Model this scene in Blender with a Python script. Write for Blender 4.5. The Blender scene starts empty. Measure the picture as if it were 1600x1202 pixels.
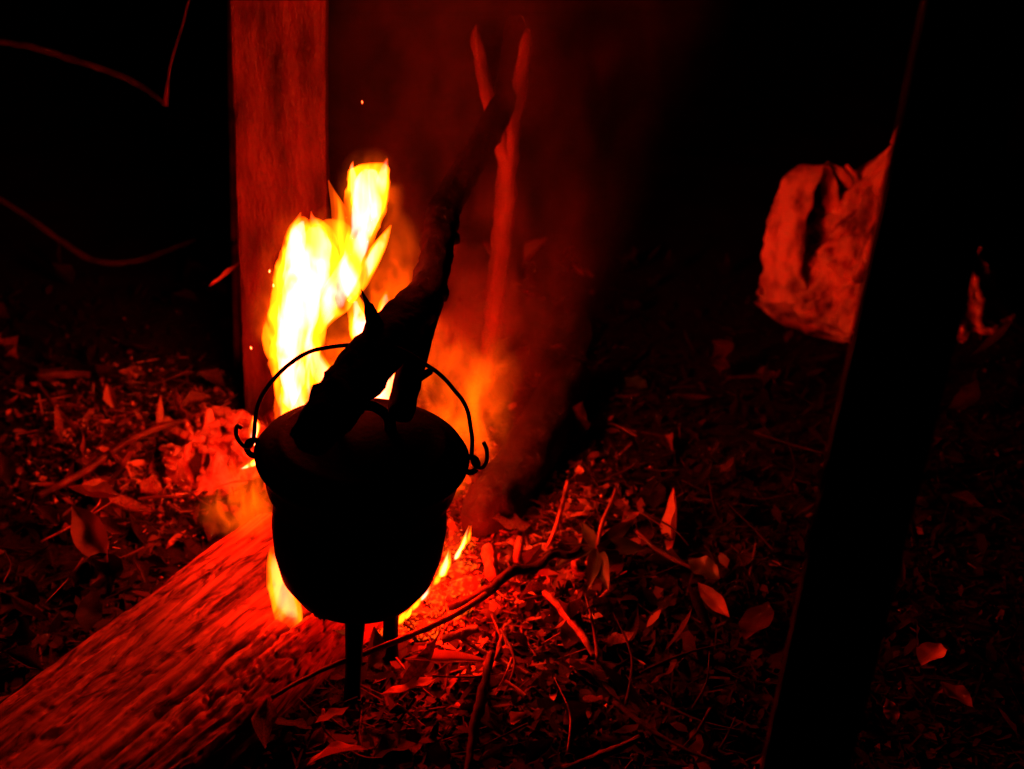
import bpy, bmesh, math, random
from mathutils import Vector, Matrix, noise
R = math.radians
random.seed(11)
scn = bpy.context.scene
col = scn.collection

# ------------------------------------------------------------------ camera
CAM_H, PITCH, FPX = 1.06, R(28), 2000.0          # metres, below level, focal length in photo pixels
cam_d = bpy.data.cameras.new('camera')
cam_d.sensor_width = 36; cam_d.lens = 36 * FPX / 1600
cam_d.clip_start = 0.02; cam_d.clip_end = 300
cam_d.dof.use_dof = True; cam_d.dof.focus_distance = 1.48; cam_d.dof.aperture_fstop = 4.0
cam = bpy.data.objects.new('camera', cam_d); col.objects.link(cam)
cam.location = (0, 0, CAM_H); cam.rotation_euler = (R(90) - PITCH, 0, 0)
scn.camera = cam

# ------------------------------------------------------------------ night sky, exposure
w = bpy.data.worlds.new('World'); scn.world = w; w.use_nodes = True
nt = w.node_tree
sky = nt.nodes.new('ShaderNodeTexSky'); sky.sky_type = 'NISHITA'; sky.sun_disc = False
sky.sun_elevation = R(-8); sky.sun_rotation = R(200)
bg = nt.nodes['Background']; nt.links.new(sky.outputs[0], bg.inputs[0]); bg.inputs[1].default_value = 0.05
vs = scn.view_settings
vs.view_transform = 'Standard'; vs.look = 'None'; vs.exposure = 0; vs.gamma = 1
cy = scn.cycles
cy.transparent_max_bounces = 96; cy.max_bounces = 6; cy.volume_bounces = 1; cy.diffuse_bounces = 3
cy.sample_clamp_indirect = 0.35; cy.sample_clamp_direct = 0
cy.use_denoising = True
cy.volume_step_rate = 1.5; cy.volume_max_steps = 256
cy.caustics_reflective = False; cy.caustics_refractive = False

# ------------------------------------------------------------------ helpers
def ray(px, py):
    u = (px - 800) / FPX; v = (601 - py) / FPX
    c, s = math.cos(PITCH), math.sin(PITCH)
    return Vector((u, c + v * s, -s + v * c))
def P(px, py, y=None, z=None):
    """a photo pixel's point at distance y, or at height z"""
    d = ray(px, py)
    t = y / d.y if y is not None else (z - CAM_H) / d.z
    return Vector((d.x * t, d.y * t, CAM_H + d.z * t))
def n3(x, y, z=0.0): return noise.noise(Vector((x, y, z)))
def fbm(x, y, z=0.0, o=4): return noise.fractal(Vector((x, y, z)), 1.0, 2.0, o)
def gh(x, y):
    return 0.012 * fbm(x * 5, y * 5, 3.1, 4) + 0.02 * n3(x * 1.3, y * 1.3, 7.0)
def tag(o, label=None, cat=None, group=None, kind=None):
    for k, v in (('label', label), ('category', cat), ('group', group), ('kind', kind)):
        if v: o[k] = v
    return o
def link(name, me, parent=None):
    o = bpy.data.objects.new(name, me); col.objects.link(o)
    if parent: o.parent = parent
    return o
def empty(name, loc, label, cat, group=None, rot=(0, 0, 0)):
    o = bpy.data.objects.new(name, None); col.objects.link(o)
    o.location = loc; o.rotation_euler = rot; o.empty_display_size = 0.05
    return tag(o, label, cat, group)
def mesh(name, verts, faces, mat, parent=None, smooth=True, offset=None, local=True):
    """verts in world space; a child is stored relative to its (unrotated) parent"""
    off = Vector((0, 0, 0))
    if parent is not None and not local: off = parent.location
    if offset is not None: off = Vector(offset)
    me = bpy.data.meshes.new(name)
    me.from_pydata([tuple(Vector(v) - off) for v in verts], [], faces)
    if mat: me.materials.append(mat)
    if smooth: me.polygons.foreach_set('use_smooth', [True] * len(me.polygons))
    me.update()
    o = link(name, me, parent)
    if offset is not None and parent is None: o.location = off
    return o
def smooth_path(pts, k=6):
    """Catmull-Rom through (Vector, values...) rows"""
    out = []
    n = len(pts)
    for i in range(n - 1):
        rows = [pts[max(i - 1, 0)], pts[i], pts[i + 1], pts[min(i + 2, n - 1)]]
        for j in range(k):
            t = j / k
            def cr(a, b, c, d):
                return 0.5 * ((2 * b) + (c - a) * t + (2 * a - 5 * b + 4 * c - d) * t * t + (3 * b - a - 3 * c + d) * t ** 3)
            out.append(tuple(cr(*[r[q] for r in rows]) for q in range(len(pts[0]))))
    out.append(tuple(pts[-1]))
    return out
def sweep(rows, n=12, rough=0.0, freq=30, seed=0, flat=1.0, wide=None, cap=True):
    """tube along (Vector, radius) rows; flat squashes it along the second axis, wide fixes the first axis"""
    verts, faces = [], []
    m = len(rows)
    prev = None
    for i, (p, r) in enumerate(rows):
        t = (rows[min(i + 1, m - 1)][0] - rows[max(i - 1, 0)][0]).normalized()
        if wide is not None:
            a = (wide - t * wide.dot(t)).normalized()
        else:
            ref = prev if prev is not None else (Vector((1, 0, 0)) if abs(t.x) < 0.8 else Vector((0, 1, 0)))
            a = (ref - t * ref.dot(t)).normalized()
        prev = a
        b = t.cross(a)
        for k in range(n):
            th = 2 * math.pi * k / n
            q = a * math.cos(th) + b * math.sin(th) * flat
            rr = r * (1 + rough * fbm(p.x * freq + q.x * 2 + seed, p.y * freq + q.y * 2, p.z * freq + q.z * 2, 3))
            verts.append(p + q * rr)
    for i in range(m - 1):
        for k in range(n):
            k2 = (k + 1) % n
            faces.append((i * n + k, i * n + k2, (i + 1) * n + k2, (i + 1) * n + k))
    if cap:
        faces.append(tuple(range(n - 1, -1, -1)))
        faces.append(tuple((m - 1) * n + k for k in range(n)))
    return verts, faces
def lathe(profile, n=48, wob=0.0):
    verts, faces = [], []
    for (r, z) in profile:
        for k in range(n):
            th = 2 * math.pi * k / n
            rr = r * (1 + wob * n3(math.cos(th) * 2, math.sin(th) * 2, z * 30))
            verts.append(Vector((rr * math.cos(th), rr * math.sin(th), z)))
    for i in range(len(profile) - 1):
        for k in range(n):
            k2 = (k + 1) % n
            faces.append((i * n + k, i * n + k2, (i + 1) * n + k2, (i + 1) * n + k))
    return verts, faces
def grid_faces(nu, nv):
    return [(i * nv + j, i * nv + j + 1, (i + 1) * nv + j + 1, (i + 1) * nv + j) for i in range(nu - 1) for j in range(nv - 1)]

# ------------------------------------------------------------------ materials
def new_mat(name):
    m = bpy.data.materials.new(name); m.use_nodes = True
    return m, m.node_tree, m.node_tree.nodes['Principled BSDF']
def solid(name, c1, c2, scale=20, stretch=(1, 1, 1), rough=0.85, bump=0.3, detail=6, spec=0.2, bscale=None, lo=0.35, hi=0.65, thin=0.0, bdist=0.004):
    m, t, b = new_mat(name)
    tc = t.nodes.new('ShaderNodeTexCoord'); mp = t.nodes.new('ShaderNodeMapping'); mp.inputs['Scale'].default_value = stretch
    t.links.new(tc.outputs['Object'], mp.inputs[0])
    nz = t.nodes.new('ShaderNodeTexNoise'); nz.inputs['Scale'].default_value = scale; nz.inputs['Detail'].default_value = detail
    t.links.new(mp.outputs[0], nz.inputs['Vector'])
    cr = t.nodes.new('ShaderNodeValToRGB')
    cr.color_ramp.elements[0].position = lo; cr.color_ramp.elements[0].color = (*c1, 1)
    cr.color_ramp.elements[1].position = hi; cr.color_ramp.elements[1].color = (*c2, 1)
    t.links.new(nz.outputs['Fac'], cr.inputs[0]); t.links.new(cr.outputs[0], b.inputs['Base Color'])
    b.inputs['Roughness'].default_value = rough; b.inputs['Specular IOR Level'].default_value = spec
    if bump:
        n2 = t.nodes.new('ShaderNodeTexNoise'); n2.inputs['Scale'].default_value = bscale or scale * 4; n2.inputs['Detail'].default_value = 5
        t.links.new(mp.outputs[0], n2.inputs['Vector'])
        bp = t.nodes.new('ShaderNodeBump'); bp.inputs['Strength'].default_value = bump; bp.inputs['Distance'].default_value = bdist
        t.links.new(n2.outputs['Fac'], bp.inputs['Height']); t.links.new(bp.outputs[0], b.inputs['Normal'])
    if thin:
        tr = t.nodes.new('ShaderNodeBsdfTranslucent'); t.links.new(cr.outputs[0], tr.inputs['Color'])
        mx = t.nodes.new('ShaderNodeMixShader'); mx.inputs[0].default_value = thin
        out = t.nodes['Material Output']
        t.links.new(b.outputs[0], mx.inputs[1]); t.links.new(tr.outputs[0], mx.inputs[2]); t.links.new(mx.outputs[0], out.inputs['Surface'])
    return m
M = {}
M['soil'] = solid('soil', (.0018, .0012, .0009), (.009, .006, .004), 14, rough=.95, bump=.8, bscale=120, bdist=.01)
M['plank'] = solid('weathered_plank', (.008, .003, .002), (.058, .022, .014), 12, (1.8, 1.8, .6), .8, 1.0, bscale=40, detail=10, lo=.36, hi=.60, bdist=.008)
M['soot_bark'] = solid('sooted_bark', (.004, .003, .0025), (.014, .010, .008), 30, (1, 1, .6), .95, .9, bscale=90, spec=0.0)
M['bark'] = solid('bark', (.004, .0025, .002), (.022, .013, .009), 30, (1, 1, .6), .9, .9, bscale=90)
M['prop_bark'] = solid('reddish_bark', (.04, .016, .010), (.17, .07, .045), 20, (1, 1, .4), .8, .5, bscale=80)
M['pale_bark'] = solid('peeled_stick', (.06, .03, .018), (.30, .16, .095), 45, (1, 1, .6), .85, 1.0, bscale=120)
M['stick'] = solid('dry_twig', (.018, .010, .006), (.10, .055, .033), 30, rough=.75, bump=.4)
M['char'] = solid('charred_wood', (.006, .005, .004), (.03, .022, .017), 25, (1, 1, 1), .8, .9, bscale=110)
M['iron'] = solid('sooty_iron', (.0008, .0007, .0006), (.0028, .0023, .002), 30, rough=.85, bump=.5, spec=0.006, bscale=160, bdist=.002)
M['wire'] = solid('blackened_wire', (.01, .008, .007), (.03, .022, .018), 60, rough=.55, bump=.2, spec=.4)
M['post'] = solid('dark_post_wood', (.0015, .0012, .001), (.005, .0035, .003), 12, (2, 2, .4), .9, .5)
M['ash'] = solid('pale_ash', (.14, .075, .05), (.50, .32, .22), 35, rough=.95, bump=.8, bscale=140)
M['sack'] = solid('white_sackcloth', (.13, .09, .075), (.86, .76, .68), 20, (1.4, 1.4, .7), .8, 1.0, bscale=55, bdist=.012, detail=9, lo=.34, hi=.56, thin=.12)
LEAF = [solid('leaf_brown', (.012, .006, .0035), (.045, .022, .012), 25, rough=.6, bump=.3, thin=.25),
        solid('leaf_ochre', (.07, .04, .02), (.22, .13, .07), 25, rough=.55, bump=.3, thin=.25),
        solid('leaf_pale', (.30, .21, .14), (.46, .34, .23), 25, rough=.55, bump=.3, thin=.25),
        solid('leaf_dark', (.004, .003, .002), (.014, .008, .006), 25, rough=.6, bump=.3, thin=.2)]
M['green'] = solid('leaf_green', (.018, .045, .010), (.05, .10, .022), 25, rough=.45, bump=.2, thin=.3, spec=.4)
# debris: colour differs from piece to piece
m, t, b = new_mat('litter_pieces'); M['litter'] = m
at = t.nodes.new('ShaderNodeAttribute'); at.attribute_name = 'tint'
t.links.new(at.outputs['Color'], b.inputs['Base Color']); b.inputs['Roughness'].default_value = .8; b.inputs['Specular IOR Level'].default_value = .2

FLAME_OUT, FLAME_IN = (1, .105, .0010), (1, .15, .13)
def flame_mat(name, coef, color, skin, nscale=27, lo=.36, hi=.60, vmin=.07, vmax=1.35, stretch=.38):
    m = bpy.data.materials.new(name); m.use_nodes = True
    t = m.node_tree; t.nodes.clear()
    out = t.nodes.new('ShaderNodeOutputMaterial')
    tc = t.nodes.new('ShaderNodeTexCoord'); mp = t.nodes.new('ShaderNodeMapping'); mp.inputs['Scale'].default_value = (1, 1, stretch)
    nz = t.nodes.new('ShaderNodeTexNoise'); nz.inputs['Scale'].default_value = nscale; nz.inputs['Detail'].default_value = 2; nz.inputs['Distortion'].default_value = 1.2
    mr = t.nodes.new('ShaderNodeMapRange'); mr.interpolation_type = 'SMOOTHSTEP'
    for i, v in ((1, lo), (2, hi), (3, vmin * coef), (4, vmax * coef)): mr.inputs[i].default_value = v
    em = t.nodes.new('ShaderNodeEmission'); em.inputs[0].default_value = (*color, 1)
    t.links.new(tc.outputs['Object'], mp.inputs[0]); t.links.new(mp.outputs[0], nz.inputs['Vector'])
    t.links.new(nz.outputs['Fac'], mr.inputs[0]); t.links.new(mr.outputs[0], em.inputs[1]); t.links.new(em.outputs[0], out.inputs['Volume'])
    tr = t.nodes.new('ShaderNodeBsdfTransparent'); e2 = t.nodes.new('ShaderNodeEmission')
    e2.inputs[0].default_value = (1, .06, .001, 1); e2.inputs[1].default_value = skin
    ad = t.nodes.new('ShaderNodeAddShader')
    t.links.new(tr.outputs[0], ad.inputs[0]); t.links.new(e2.outputs[0], ad.inputs[1]); t.links.new(ad.outputs[0], out.inputs['Surface'])
    return m

def wisp_mat(name, coef, color=(1, .075, .0008), nscale=24):
    m = flame_mat(name, coef, color, 0.0, nscale, .40, .62, 0.0, 1.6, .5)
    t = m.node_tree
    em = next(n for n in t.nodes if n.type == 'EMISSION' and n.outputs[0].links and n.outputs[0].links[0].to_socket.name == 'Volume')
    mr = next(n for n in t.nodes if n.type == 'MAP_RANGE'); tc = next(n for n in t.nodes if n.type == 'TEX_COORD')
    su = t.nodes.new('ShaderNodeVectorMath'); su.operation = 'SUBTRACT'; su.inputs[1].default_value = (.5, .5, .5)
    ln = t.nodes.new('ShaderNodeVectorMath'); ln.operation = 'LENGTH'
    fo = t.nodes.new('ShaderNodeMapRange'); fo.interpolation_type = 'SMOOTHSTEP'
    for i, v in ((1, .5), (2, .05), (3, 0), (4, 1)): fo.inputs[i].default_value = v
    mu = t.nodes.new('ShaderNodeMath'); mu.operation = 'MULTIPLY'
    t.links.new(tc.outputs['Generated'], su.inputs[0]); t.links.new(su.outputs[0], ln.inputs[0]); t.links.new(ln.outputs['Value'], fo.inputs[0])
    t.links.new(fo.outputs[0], mu.inputs[0]); t.links.new(mr.outputs[0], mu.inputs[1]); t.links.new(mu.outputs[0], em.inputs[1])
    return m

# ------------------------------------------------------------------ ground
def build_ground():
    xs = [-60, -20, -6] + [-2.2 + i * .03 for i in range(0, 148)] + [6, 20, 60]
    ys = [-30, -5, 0.2] + [.6 + i * .03 for i in range(0, 110)] + [6, 20, 80]
    v = [Vector((x, y, gh(x, y) if -3 < x < 3 and 0 < y < 5 else 0)) for x in xs for y in ys]
    nu, nv = len(xs), len(ys)
    f = [(i * nv + j, (i + 1) * nv + j, (i + 1) * nv + j + 1, i * nv + j + 1) for i in range(nu - 1) for j in range(nv - 1)]
    tag(mesh('ground', v, f, M['soil']), kind='structure')
build_ground()

# ------------------------------------------------------------------ plank, pole behind it, dark post
def board(name, base, top, width, thick, mat, label, cat, nu=60, seed=0, turn=0.0):
    """an upright board with worn, slightly wavering edges"""
    ax = (top - base); L = ax.length; ax.normalize()
    sd = Vector((math.cos(turn), math.sin(turn), 0)); side = (sd - ax * ax.dot(sd)).normalized(); back = side.cross(ax)
    sec = [(-.5, -.45), (-.46, -.5), (-.25, -.5), (0, -.5), (.25, -.5), (.46, -.5), (.5, -.45), (.5, .5), (-.5, .5)]
    v, n = [], len(sec)
    for i in range(nu + 1):
        s = L * i / nu
        for j, (a, c) in enumerate(sec):
            wv = 1 + .03 * fbm(s * 6 + seed, a * 3, 2) + (.02 * n3(s * 40, a * 9, seed) if abs(a) > .4 else 0)
            v.append(base + ax * s + side * (a * width * wv) + back * (-c * thick + .002 * fbm(s * 20, a * 25, seed)))
    f = [(i * n + k, i * n + (k + 1) % n, (i + 1) * n + (k + 1) % n, (i + 1) * n + k) for i in range(nu) for k in range(n)]
    f += [tuple(range(n - 1, -1, -1)), tuple(nu * n + k for k in range(n))]
    o = mesh(name, v, f, mat, offset=base, smooth=False)
    return tag(o, label, cat)
pb = P(447, 655, z=0); pt = P(436, -60, y=pb.y + .02)
board('plank', pb + Vector((0, 0, -.05)), pt, .136, .035, M['plank'], 'upright weathered wooden plank standing behind the tall flames', 'plank')
v, f = sweep(smooth_path([(P(372, 600, y=2.02), .007), (P(368, 380, y=2.02), .0075), (P(363, 150, y=2.02), .007), (P(362, -60, y=2.02), .007)]), 9, .12, 18)
tag(mesh('pole', v, f, M['stick'], offset=P(372, 600, y=2.02)), 'thin dark pole standing close beside the upright plank', 'pole')
bp_ = P(1238, 1290, y=.80); tp_ = P(1549, -60, y=.84)
gp = bp_ - (tp_ - bp_).normalized() * (bp_.z + .06) / ((tp_ - bp_).normalized().z)
top_ = tp_ + (tp_ - gp) * .25
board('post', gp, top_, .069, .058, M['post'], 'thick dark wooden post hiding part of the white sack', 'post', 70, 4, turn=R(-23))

# ------------------------------------------------------------------ slab log and second log
LA = Vector((-.235, 1.475, 0)); LD = Vector((-.50, -.86, 0)).normalized(); LN = Vector((-LD.y, LD.x, 0)) * -1   # LN points away from the pot
if LN.x > 0: LN = -LN
def build_slab():
    nu, nv, L, HW, H = 420, 150, 1.05, .132, .098
    v = []
    for i in range(nu):
        u = L * i / (nu - 1)
        for j in range(nv):
            s = -1 + 2 * j / (nv - 1)                 # -1 pot side, +1 outer side
            th = s * math.pi * .5
            x = math.sin(th) * HW
            z = H * (max(math.cos(th), 0) ** .40) - .015
            endf = min(1, (u + .004) / .05); z = (z + .03) * endf ** .5 - .03
            g = fbm(u * 5, s * 26, 1.7, 5)             # fibres along the log
            g2 = fbm(u * 22, s * 60, 4.0, 3)
            pit = fbm(u * 42, s * 30, .3, 4) + .5 * n3(u * 6, s * 3, 8); g3 = fbm(u * 9, s * 95, 2, 3)
            z += .0035 * g + .0012 * g2 + .0022 * g3 - .012 * min(.55, max(0, pit - .42))
            for (s0, wd, dp) in ((-.34, .018, .030), (-.52, .012, .018), (.22, .010, .010), (-.12, .008, .008)):
                c = s0 + .05 * n3(u * 4, s0 * 9) + .02 * n3(u * 17, s0)
                z -= dp * math.exp(-((s - c) / wd) ** 2) * (.5 + .5 * min(1, abs(n3(u * 3, s0 * 5)) * 3))
            vd = noise.voronoi(Vector((u * 24 + .6 * n3(u * 9, s * 5), s * 9 + .8 * n3(u * 5, s * 4, 3), 5.5)))[0]
            k_ = max(0, 1 - (vd[1] - vd[0]) / .11)          # cracked, charred flank
            z -= .0045 * k_ * min(1, max(0, (-.25 - s) * 5)) * max(0, min(1, (.55 - u) * 3))
            v.append(LA + LD * u + LN * (x + .006 * fbm(u * 7, s * 3, 9)) + Vector((0, 0, z)))
    f = [(i * nv + j, i * nv + j + 1, (i + 1) * nv + j + 1, (i + 1) * nv + j) for i in range(nu - 1) for j in range(nv - 1)]
    f.append(tuple(range(nv)))
    m, t, b = new_mat('scorched_log')
    tc = t.nodes.new('ShaderNodeTexCoord'); mp = t.nodes.new('ShaderNodeMapping')
    mp.inputs['Rotation'].default_value = (0, 0, -math.atan2(LD.y, LD.x)); mp.inputs['Scale'].default_value = (1, 1, 1)
    t.links.new(tc.outputs['Object'], mp.inputs[0])
    m2 = t.nodes.new('ShaderNodeMapping'); m2.inputs['Scale'].default_value = (7, 110, 20); t.links.new(mp.outputs[0], m2.inputs[0])
    a = t.nodes.new('ShaderNodeTexNoise'); a.inputs['Scale'].default_value = 1; a.inputs['Detail'].default_value = 8; t.links.new(m2.outputs[0], a.inputs['Vector'])
    ra = t.nodes.new('ShaderNodeValToRGB'); ra.color_ramp.elements[0].position = .36; ra.color_ramp.elements[0].color = (.05, .020, .013, 1)
    ra.color_ramp.elements[1].position = .66; ra.color_ramp.elements[1].color = (.22, .085, .052, 1); t.links.new(a.outputs['Fac'], ra.inputs[0])
    m3 = t.nodes.new('ShaderNodeMapping'); m3.inputs['Scale'].default_value = (17, 46, 60); t.links.new(mp.outputs[0], m3.inputs[0])
    c = t.nodes.new('ShaderNodeTexNoise'); c.inputs['Scale'].default_value = 1; c.inputs['Detail'].default_value = 10; c.inputs['Distortion'].default_value = 1.4; t.links.new(m3.outputs[0], c.inputs['Vector'])
    rc = t.nodes.new('ShaderNodeValToRGB'); rc.color_ramp.elements[0].position = .34; rc.color_ramp.elements[0].color = (.06, .06, .06, 1)
    rc.color_ramp.elements[1].position = .54; rc.color_ramp.elements[1].color = (1, 1, 1, 1); t.links.new(c.outputs['Fac'], rc.inputs[0])
    mul = t.nodes.new('ShaderNodeMix'); mul.data_type = 'RGBA'; mul.blend_type = 'MULTIPLY'; mul.inputs[0].default_value = 1
    t.links.new(ra.outputs[0], mul.inputs[6]); t.links.new(rc.outputs[0], mul.inputs[7]); t.links.new(mul.outputs[2], b.inputs['Base Color'])
    b.inputs['Roughness'].default_value = .9; b.inputs['Specular IOR Level'].default_value = .15
    bp = t.nodes.new('ShaderNodeBump'); bp.inputs['Strength'].default_value = .7; bp.inputs['Distance'].default_value = .004
    t.links.new(c.outputs['Fac'], bp.inputs['Height']); t.links.new(bp.outputs[0], b.inputs['Normal'])
    o = mesh('log', v, f, m, offset=LA)
    tag(o, 'broad scorched slab log with its end burning under the pot', 'log')
build_slab()
def log_near(x, y, pad=.0):
    d = Vector((x, y, 0)) - LA
    u, s = d.dot(LD), d.dot(LN)
    return -.06 - pad < u < 1.05 and abs(s) < .135 + pad
l0, l1 = P(738, 815, z=.04), P(905, 585, z=.05)
rows = []
for i in range(41):
    q = i / 40
    p = l0.lerp(l1, q); p.z = .032 + .012 * q; p.x += .012 * math.sin(q * 5)
    rows.append((p, .044 * (1 - .15 * q) * (min(1, .45 + q * 6) if q < .1 else 1)))
v, f = sweep(rows, 22, .22, 12, seed=3)
tag(mesh('log', v, f, M['char'], offset=l0), 'round charred black log lying behind the pot under the smoke', 'log')
LOG2 = [r[0] for r in rows]

# ------------------------------------------------------------------ three-legged pot
TILT = R(5.2)
rimc = P(567, 706, y=1.245)
POT_H = .315
rotm = Matrix.Rotation(TILT, 3, 'Y')
base = rimc - rotm @ Vector((0, 0, POT_H))
pot = empty('cooking_pot', base, 'sooty black three-legged iron pot with lid, hanging over the fire', 'pot', rot=(0, TILT, R(0)))
z0 = POT_H
prof = [(.0, -.207), (.03, -.206), (.055, -.199), (.077, -.185), (.091, -.163), (.0985, -.133), (.1015, -.098), (.1000, -.068), (.099, -.052), (.1035, -.050), (.107, -.046), (.109, -.038), (.112, -.022), (.117, -.013), (.1205, -.008), (.1215, -.002), (.1195, .001), (.112, 0), (.108, -.01), (.098, -.05)]
v, f = lathe([(max(r, .0001), z + z0) for r, z in prof], 64, .006)
mesh('body', v, f, M['iron'], pot)
lp = [(.0001, .030), (.02, .0298), (.045, .027), (.07, .021), (.088, .0145), (.092, .0155), (.096, .0135), (.106, .007), (.1155, .0035), (.1165, -.001), (.110, -.002), (.0001, .018)]
v, f = lathe([(r, z + z0 + .0035) for r, z in lp], 64, .004)
lid = mesh('lid', v, f, M['iron'], pot)
hp = [(Vector((-.030, 0, z0 + .024)), .008), (Vector((-.027, 0, z0 + .046)), .0065), (Vector((-.014, 0, z0 + .058)), .006), (Vector((0, 0, z0 + .061)), .0065), (Vector((.014, 0, z0 + .058)), .006), (Vector((.027, 0, z0 + .046)), .0065), (Vector((.030, 0, z0 + .024)), .008)]
v, f = sweep(smooth_path(hp, 5), 10, .05, 40)
mesh('lid_handle', v, f, M['iron'], lid)
for a in (-86, 34, 154):
    c, s = math.cos(R(a)), math.sin(R(a))
    r_ = [(Vector((c * .048, s * .048, z0 - .175)), .015), (Vector((c * .050, s * .050, z0 - .215)), .0115), (Vector((c * .050, s * .050, z0 - .27)), .0095), (Vector((c * .052, s * .052, -.004)), .0105)]
    v, f = sweep(smooth_path(r_, 5), 12, .05, 30)
    mesh('leg', v, f, M['iron'], pot)
for sgn in (-1, 1):
    ring = []
    for k in range(17):
        th = math.pi * 2 * k / 16
        ring.append((Vector((sgn * (.1225 + .0085 * math.cos(th)), 0, z0 - .006 + .0105 * math.sin(th))), .0036))
    v, f = sweep(ring, 8, 0, wide=Vector((0, 1, 0)), cap=False)
    mesh('ear', v, f, M['iron'], pot)
br = []
for (x, z) in ((-.136, .020), (-.141, .022), (-.1425, .012), (-.138, .001), (-.130, -.005), (-.1235, .004)):
    br.append((Vector((x, -.002, z0 + z)), .0025))
for k in range(1, 24):
    th = math.pi * (1 - k / 24)
    wob = .0006 * math.sin(k * 1.9)
    br.append((Vector((.1235 * math.cos(th) + wob, .003 * math.sin(k), z0 + .008 + .128 * math.sin(th) ** .92 + wob)), .0025))
for (x, z) in ((.1235, .004), (.129, -.007), (.136, -.008), (.1405, .002), (.1395, .016), (.135, .026)):
    br.append((Vector((x, -.002, z0 + z)), .0025))
v, f = sweep(smooth_path(br, 4), 8)
mesh('bail_handle', v, f, M['wire'], pot)

# ------------------------------------------------------------------ hanging branch and forked prop
def px_rows(rows):
    """(px, py, y, width in pixels) -> (point, radius)"""
    out = []
    for (px, py, y, wd) in rows:
        p = P(px, py, y=y); depth = (p - Vector((0, 0, CAM_H))).dot(Vector((0, math.cos(PITCH), -math.sin(PITCH))))
        out.append((p, wd * .5 * depth / FPX))
    return out
hb = P(640, 480, y=1.42)
branch = empty('branch', hb, 'crooked dark branch with forked end carrying the pot by its wire handle', 'branch')
main = px_rows([(806, 40, 2.35, 34), (798, 110, 2.16, 36), (780, 175, 2.02, 40), (748, 235, 1.88, 44), (715, 290, 1.77, 46), (692, 338, 1.68, 50), (686, 370, 1.63, 52), (678, 415, 1.55, 50), (664, 462, 1.47, 58), (622, 513, 1.35, 76), (583, 560, 1.245, 80), (543, 608, 1.175, 80), (522, 636, 1.13, 78), (502, 662, 1.095, 74), (486, 684, 1.07, 66), (482, 690, 1.065, 40)])
v, f = sweep(smooth_path(main, 9), 22, .24, 30, seed=2)
mesh('stem', v, f, M['soot_bark'], branch, local=False)
tine = px_rows([(676, 470, 1.49, 36), (664, 505, 1.45, 38), (651, 545, 1.385, 42), (638, 590, 1.305, 44), (627, 640, 1.245, 44), (625, 652, 1.235, 36)])
v, f = sweep(smooth_path(tine, 7), 16, .14, 24, seed=7)
mesh('tine', v, f, M['soot_bark'], branch, local=False)
for rr in ([(634, 606, 1.29, 14), (650, 595, 1.28, 13), (663, 586, 1.275, 12), (672, 580, 1.27, 12)],
           [(700, 372, 1.63, 24), (710, 371, 1.62, 20), (715, 380, 1.62, 8)],
           [(686, 452, 1.48, 26), (694, 458, 1.475, 18), (695, 470, 1.475, 7)]):
    v, f = sweep(smooth_path(px_rows(rr), 4), 9, .15, 60)
    mesh('twig_stub', v, f, M['soot_bark'], branch, local=False)
for rr in ([(600, 530, 1.285, 34), (586, 508, 1.28, 27), (578, 485, 1.28, 20), (572, 470, 1.28, 9), (564, 452, 1.28, 1.5)],
           [(590, 512, 1.282, 20), (585, 490, 1.28, 12), (581, 474, 1.28, 2)]):
    v, f = sweep(smooth_path(px_rows(rr), 5), 7, .25, 70, flat=.5)
    mesh('splinter', v, f, M['soot_bark'], branch, local=False)

fb = P(757, 596, z=0)
prop = empty('forked_prop', fb, 'forked pale stick standing in the smoke and propping the branch', 'forked stick')
st = px_rows([(757, 610, 2.02, 26), (768, 520, 2.03, 27), (778, 430, 2.04, 29), (787, 340, 2.05, 32), (793, 260, 2.06, 32), (800, 190, 2.07, 30), (812, 130, 2.08, 24), (823, 60, 2.09, 17), (825, 50, 2.09, 8)])
v, f = sweep(smooth_path(st, 8), 16, .34, 32, seed=5)
mesh('stem', v, f, M['prop_bark'], prop, local=False)
pr = px_rows([(790, 250, 2.055, 22), (776, 205, 2.05, 23), (765, 165, 2.045, 22), (756, 120, 2.04, 22), (748, 80, 2.03, 19), (743, 56, 2.03, 15), (744, 38, 2.03, 3)])
v, f = sweep(smooth_path(pr, 8), 14, .36, 34, seed=9)
mesh('prong', v, f, M['prop_bark'], prop, local=False)

# ------------------------------------------------------------------ ash heap
ac = P(345, 708, z=.02); ac.z = 0
heap = empty('ash_heap', ac, 'pale crumbling ash heap glowing in the firelight beside the slab log', 'ash heap')
nu, nv = 40, 40
v = []
for i in range(nu):
    for j in range(nv):
        x, y = -.10 + .2 * i / (nu - 1), -.09 + .18 * j / (nv - 1)
        h = .085 * max(0, 1 - (x / .1) ** 2 - (y / .09) ** 2) ** .7
        v.append(Vector((x, y, h * (1 + .6 * fbm(x * 30, y * 30, 2, 6)) - .012)))
mesh('mound', v, [tuple(reversed(q)) for q in grid_faces(nu, nv)], M['ash'], heap)
def rock(seed, r):
    bm = bmesh.new(); bmesh.ops.create_icosphere(bm, subdivisions=2, radius=r)
    for q in bm.verts:
        q.co *= 1 + .45 * n3(q.co.x / r * 1.1 + seed, q.co.y / r * 1.1, q.co.z / r * 1.1 + seed * 3)
    me = bpy.data.meshes.new('chunk'); bm.to_mesh(me); bm.free(); return me
ash_me = []
for k in range(5):
    me = rock(k * 3.3, 1); me.materials.append(M['ash']); ash_me.append(me)
rnd = random.Random(5)
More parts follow.
